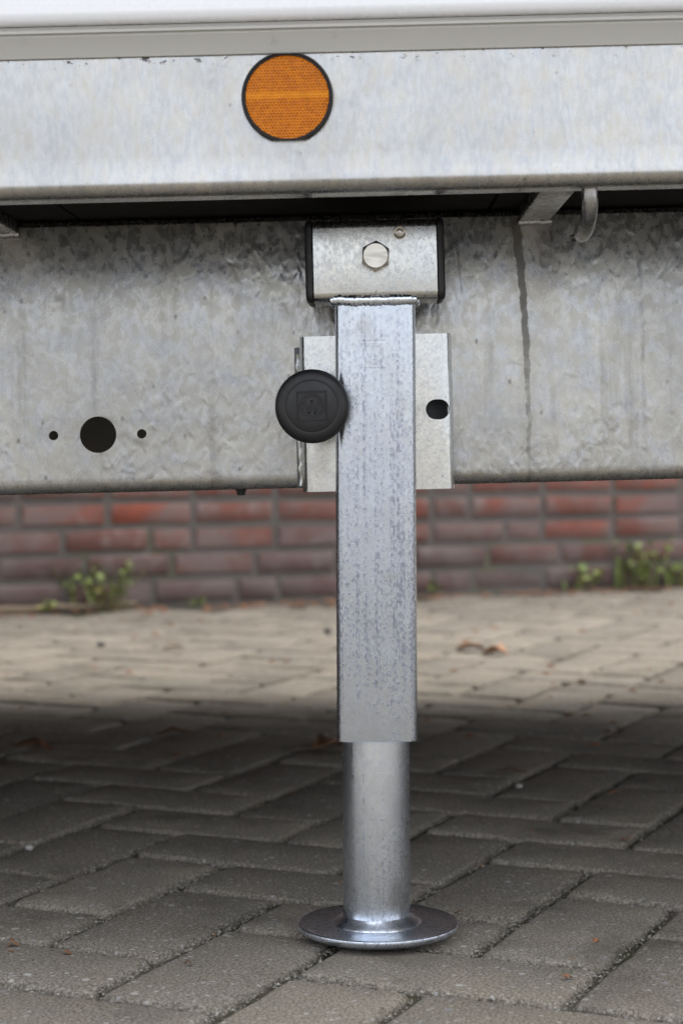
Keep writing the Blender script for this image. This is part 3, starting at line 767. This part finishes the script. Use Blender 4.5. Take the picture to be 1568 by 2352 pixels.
# hex bolt
bx, bz = -.0018, .5768
bm = bmesh.new(); rg = []
for h, r_, rnd_ in ((0, .0128, 0), (.0125, .0128, 0), (.0142, .0116, .75), (.0158, .0100, 1)):
    q = []
    for k in range(36):
        a = R(k * 10 + 4); f_ = math.cos(R(30)) / math.cos(((a - R(4)) % R(60)) - R(30))
        rr2 = .0128 * f_ if not rnd_ else min(r_, .0128 * f_)
        if rnd_ == .75: rr2 = min(.0128 * f_, .0117)
        if rnd_ == 1: rr2 = .0100
        q.append(bm.verts.new((bx + rr2 * math.sin(a), CF - .0002 - h, bz + rr2 * math.cos(a))))
    rg.append(q)
for a, b in zip(rg, rg[1:]):
    for i in range(36): bm.faces.new((a[i], a[(i + 1) % 36], b[(i + 1) % 36], b[i]))
bm.faces.new(rg[-1]); bm.faces.new(rg[0]); bmesh.ops.transform(bm, matrix=cbm, verts=bm.verts[:]); from_bm('hex_bolt', bm, M['bolt'], leg, ang=25)
# centre-punch rivet
bm = bmesh.new(); lathe(bm, [(.0059, 0), (.0058, .0006), (.0050, .0009), (.0040, .0004), (.0034, -.0001), (.0022, .0002), (.0018, .0006), (.0009, .0006), (.0005, .0001), (.0001, .0001)], 32, 'Y', (.0188, CF - .0001, .5968))
bmesh.ops.transform(bm, matrix=cbm, verts=bm.verts[:]); from_bm('rivet', bm, M['bolt'], leg)
# pivot pin from the crossbar to the chassis beam, spring housing behind the knob
bm = bmesh.new(); lathe(bm, [(.0001, -.0895), (.016, -.0895), (.016, -.0285), (.0001, -.0285)], 32, 'Y', (bx, 0, bz)); bmesh.ops.transform(bm, matrix=cbm, verts=bm.verts[:]); from_bm('pivot_pin', bm, M['bolt'], leg)
KX, KZ, KF = -.0520, .4520, -.0650
bm = bmesh.new(); lathe(bm, [(.0001, -.048), (.0075, -.048), (.0075, -.034), (.012, -.034), (.012, .030), (.0001, .030)], 32, 'Y', (KX, 0, KZ)); from_bm('locking_pin', bm, M['bolt'], leg)
bm = bmesh.new(); box(bm, KX - .010, TCX - TW / 2 + .001, -.012, .012, KZ - .014, KZ + .014, .002); from_bm('pin_lug', bm, M['zinc_tube'], leg)
# knob: mushroom body, flush cap, embossed maker's mark
KR = .0307
bm = bmesh.new()
pk = [(.012, -.036), (.016, -.034), (.0215, -.026), (.0275, -.0185), (.0300, -.0135), (KR, -.0095), (.0304, -.0062), (.0290, -.0034), (.0268, -.0014), (.0240, -.0004), (.0216, -.00005), (.02145, -.0001), (.0213, -.0008), (.0209, -.0008)]
lathe(bm, pk, 96, 'Y', (KX, KF, KZ)); knob = from_bm('knob', bm, M['knob_plastic'], leg, ang=55)
bm = bmesh.new(); rg = lathe(bm, [(.02115, -.0010), (.02115, -.0001), (.0209, .0001), (.012, .00015)], 96, 'Y', (KX, KF, KZ)); cap(bm, rg[-1]); capo = from_bm('knob_cap', bm, M['knob_plastic'], knob, ang=50)
bm = bmesh.new(); yk = -.0001
def rot2(p, a=R(2.0)): return (KX + p[0] * math.cos(a) - p[1] * math.sin(a), KZ + p[0] * math.sin(a) + p[1] * math.cos(a))
for h in (.0123, .0112): ridge(bm, [rot2(p) for p in ((-h, -h), (h, -h), (h, h), (-h, h))], .0007, .0006, KF + yk, True)
for rad_, wd in ((.0100, .0007), (.0081, .0012)): ridge(bm, [rot2((rad_ * math.cos(R(a)), rad_ * math.sin(R(a)))) for a in range(0, 360, 6)], wd, .0006, KF + yk, True)
for s, wd in ((.0074, .0021),):
    pts = [(-.80 * s, .62 * s), (-.34 * s, -.80 * s), (0, .66 * s), (.34 * s, -.80 * s), (.80 * s, .62 * s)]
    for p, q in zip(pts, pts[1:]): ridge(bm, [rot2(p), rot2(q)], wd, .0007, KF + yk)
from_bm('embossed_mark', bm, M['knob_plastic'], knob, ang=20)

# ------------------------------------------------------------------ litter on the ground
def leaf_geo(seed, l=.045, wdt=.026, curl=.4, nl=5):
    rr = random.Random(seed); v, f = [], []
    for i in range(nl + 1):
        t = i / nl; hw = wdt / 2 * math.sin(math.pi * min(1, .08 + t * .92)) ** .8 * (1 + rr.gauss(0, .12)) + .0006
        zc = curl * l * .12 * math.sin(t * math.pi) + rr.gauss(0, .0012)
        for s in (-1, 0, 1): v.append((l * (t - .5), s * hw, zc + abs(s) * curl * hw * rr.uniform(.4, 1.0)))
    for i in range(nl):
        for s in (0, 1): a = i * 3 + s; f.append((a, a + 1, a + 4, a + 3))
    me = bpy.data.meshes.new('leaf'); me.from_pydata(v, [], f); return me
def on_ground(px, py):
    zc = F * CAM.z / (py - 974); return Vector((CAM.x + (px - 850) * zc / F, CAM.y + zc, 0))
drops = [  # x, y (m), length, width, heading, curl, label
    (1082, 1497, .058, .036, 10, .9, 'larger of two curled brown leaves right of the leg'),
    (1137, 1507, .050, .034, -12, 1.0, 'smaller dark-edged leaf touching the curled brown leaf right of the leg'),
    (684, 1400, .044, .030, 5, .5, 'orange brown leaf lying nearest the brick wall'),
    (400, 1492, .045, .02, 15, .3, 'flat pale brown leaf in the sunlit paving left of the leg'),
    (760, 1722, .052, .034, 30, .8, 'dark curled leaf half hidden behind the foot of the square tube'),
    (78, 1722, .060, .030, -8, .5, 'dark brown leaf in deep shade at the far left'),
    (405, 1690, .058, .026, 4, .5, 'dark leaf in the shade under the round hole of the beam'),
    (1178, 1776, .040, .010, -6, .3, 'slim reddish leaf scrap in the shade right of the leg'),
    (1414, 1826, .017, .008, 30, .4, 'small orange leaf scrap on a paver joint at the right'),
    (1303, 2250, .0085, .006, 20, .5, 'small bright orange leaf flake near the bottom right corner'),
    (1368, 2168, .006, .004, 70, .5, 'tiny orange leaf flake in the joint above the bottom right flake'),
    (430, 2219, .0065, .004, 5, .5, 'tiny dark brown leaf flake on the paver left of the foot plate'),
    (155, 2195, .008, .004, -4, .3, 'tiny orange flake at the lower left paver edge'),
    (30, 2177, .010, .006, 10, .5, 'small brown flake at the left edge of the picture'),
    (1440, 1932, .014, .006, -5, .3, 'small orange brown scrap on a pale paver edge at the right'),
    (1050, 2102, .008, .004, 5, .3, 'tiny red flake just right of the foot plate'),
]
for i, (px, py, l, wd, hd, curl, lab) in enumerate(drops):
    p = on_ground(px, py); o = link('fallen_leaf', leaf_geo(40 + i, l, wd, curl), M['brown'], ang=70)
    o.location = (p.x, p.y, .0016); o.rotation_euler = (R(random.uniform(-4, 4)), 0, R(hd)); tag(o, lab, 'leaf', 'fallen leaves on the paving')
    sm = o.modifiers.new('thickness', 'SOLIDIFY'); sm.thickness = .0005
# countless crumbs of leaf and moss
lr = random.Random(77); vv, ff = [], []
def crumb(p, s, z=.001):
    k0 = len(vv); a = lr.uniform(0, 6.28)
    for k in range(5):
        b = a + k * 1.2566; rr2 = s * lr.uniform(.5, 1.1); vv.append((p.x + rr2 * math.cos(b), p.y + rr2 * math.sin(b) * .6, z + lr.uniform(.0, .6) * s * .4))
    vv.append((p.x, p.y, z + s * .5)); ff.extend([(k0 + k, k0 + (k + 1) % 5, k0 + 5) for k in range(5)])
for _ in range(420):
    t = lr.uniform(-1.6, 1.6); dd = abs(lr.gauss(0, .06)) + .012; crumb(WP + WD * t + WN * dd, lr.uniform(.004, .016))
for _ in range(150):
    crumb(Vector((lr.uniform(-1, 1), lr.uniform(.9, 3.2), 0)), lr.uniform(.003, .012))
for _ in range(60):
    crumb(Vector((lr.uniform(-.4, .5), lr.uniform(-.25, .9), 0)), lr.uniform(.0012, .004))
lm = bpy.data.meshes.new('leaf_litter'); lm.from_pydata(vv, [], ff)
tag(link('leaf_litter', lm, M['brown'], smooth=False), 'brown crumbs of dry leaf scattered over the paving', 'leaf litter', kind='stuff')
# stick
bm = bmesh.new(); rw = random.Random(8)
a, b = WP + WD * (-1.02) + WN * .035, WP + WD * (-.62) + WN * .03
pts = [a.lerp(b, i / 12) + Vector((0, rw.gauss(0, .002), .011 + rw.gauss(0, .0015))) for i in range(13)]
tube(bm, pts, [.009 + .0015 * rw.random() - .0003 * i for i in range(13)], 8)
tag(from_bm('stick', bm, M['stick']), 'brown stick lying along the foot of the brick wall at left', 'stick')
# pebbles
for px, py, s, lab in ((68, 1953, .0042, 'small white pebble on the paver at the left edge'), (1192, 1810, .0040, 'small pale pebble in the shade right of the leg'), (752, 1455, .008, 'dark pebble on the sunlit paving just left of the leg'), (232, 1486, .008, 'dark pebble on the sunlit paving at the left')):
    bm = bmesh.new(); bmesh.ops.create_icosphere(bm, subdivisions=2, radius=s)
    for v in bm.verts: v.co = v.co * (1 + .25 * mnoise.noise(v.co * 300 + Vector((px, 0, 0)))); v.co.z *= .7
    o = from_bm('pebble', bm, M['quartz'] if py > 1600 else M['rubber']); o.location = on_ground(px, py) + Vector((0, 0, s * .55)); tag(o, lab, 'pebble', 'pebbles on the paving')

# ------------------------------------------------------------------ weeds at the wall foot
def wleaf(seed, l, wd):
    me = leaf_geo(seed, l, wd, .25, 4)
    for v in me.vertices: v.co.x += l / 2
    me.materials.append(M['green'])
    for p in me.polygons: p.use_smooth = True
    return me
wl = [wleaf(200 + i, .026, .019) for i in range(3)]; wb = [wleaf(210 + i, .075, .006) for i in range(2)]
def weed(along, out, nst, height, spread, lpers, label, seed, blades=0, lscale=1.0):
    rr = random.Random(seed); base = WP + WD * along + WN * out
    root = tag(empty('weed', base), label, 'weed', 'weeds at the foot of the wall')
    for s in range(nst):
        a = rr.uniform(0, 6.28); ln = height * rr.uniform(.55, 1.0); sp = spread * rr.uniform(.3, 1)
        tip = Vector((math.cos(a) * sp, math.sin(a) * sp * .35 - .01, ln)); mid = tip * .5 + Vector((0, 0, ln * .12))
        off = Vector((rr.gauss(0, spread * .25), rr.gauss(0, .006), 0)); pts = []
        for k in range(6):
            t = k / 5; pts.append(off * (1 - .4 * t) + mid * 2 * t * (1 - t) + tip * t * t)
        bm = bmesh.new(); tube(bm, pts, [.0014 - .00016 * k for k in range(6)], 5); from_bm('stem', bm, M['stem'], root)
        for k in range(lpers):
            t = .25 + .75 * (k + rr.random()) / lpers; i = min(4, int(t * 5)); p = pts[i].lerp(pts[i + 1], t * 5 - i)
            o = bpy.data.objects.new('leaf', rr.choice(wl)); C.objects.link(o); o.parent = root; o.location = p
            o.rotation_euler = (rr.gauss(0, .5), rr.uniform(-.9, .5), rr.uniform(0, 6.28)); q = rr.uniform(.6, 1.15) * lscale; o.scale = (q, q, q)
    for _ in range(blades):
        o = bpy.data.objects.new('blade', rr.choice(wb)); C.objects.link(o); o.parent = root
        o.location = (rr.gauss(0, spread * .5), rr.gauss(0, .01), 0); o.rotation_euler = (rr.gauss(0, .2), R(-80 + rr.gauss(0, 16)), rr.uniform(0, 6.28)); q = rr.uniform(.5, 1.2); o.scale = (q, q, q)
weed(-.70, .04, 15, .115, .12, 6, 'bushy green weed with one yellowing leaf behind the stick', 1, 8, lscale=.75)
weed(-.86, .045, 3, .03, .05, 3, 'low green sprouts around the left end of the stick', 2, lscale=.8)
weed(-.475, .03, 2, .022, .02, 3, 'tiny green sprout between the bushy weed and the leg', 3, lscale=.7)
weed(.16, .03, 3, .05, .03, 3, 'thin green sprout beside the square tube', 4, lscale=.8)
weed(.60, .035, 5, .075, .06, 4, 'small round-leaved weed between the leg and the tallest weed', 5, 5, lscale=1.05)
weed(.78, .03, 9, .135, .07, 6, 'tallest weed, grassy and upright, right of the round-leaved one', 6, 16)
weed(.90, .03, 6, .09, .05, 5, 'green weed cut by the right edge of the picture', 7, 12)
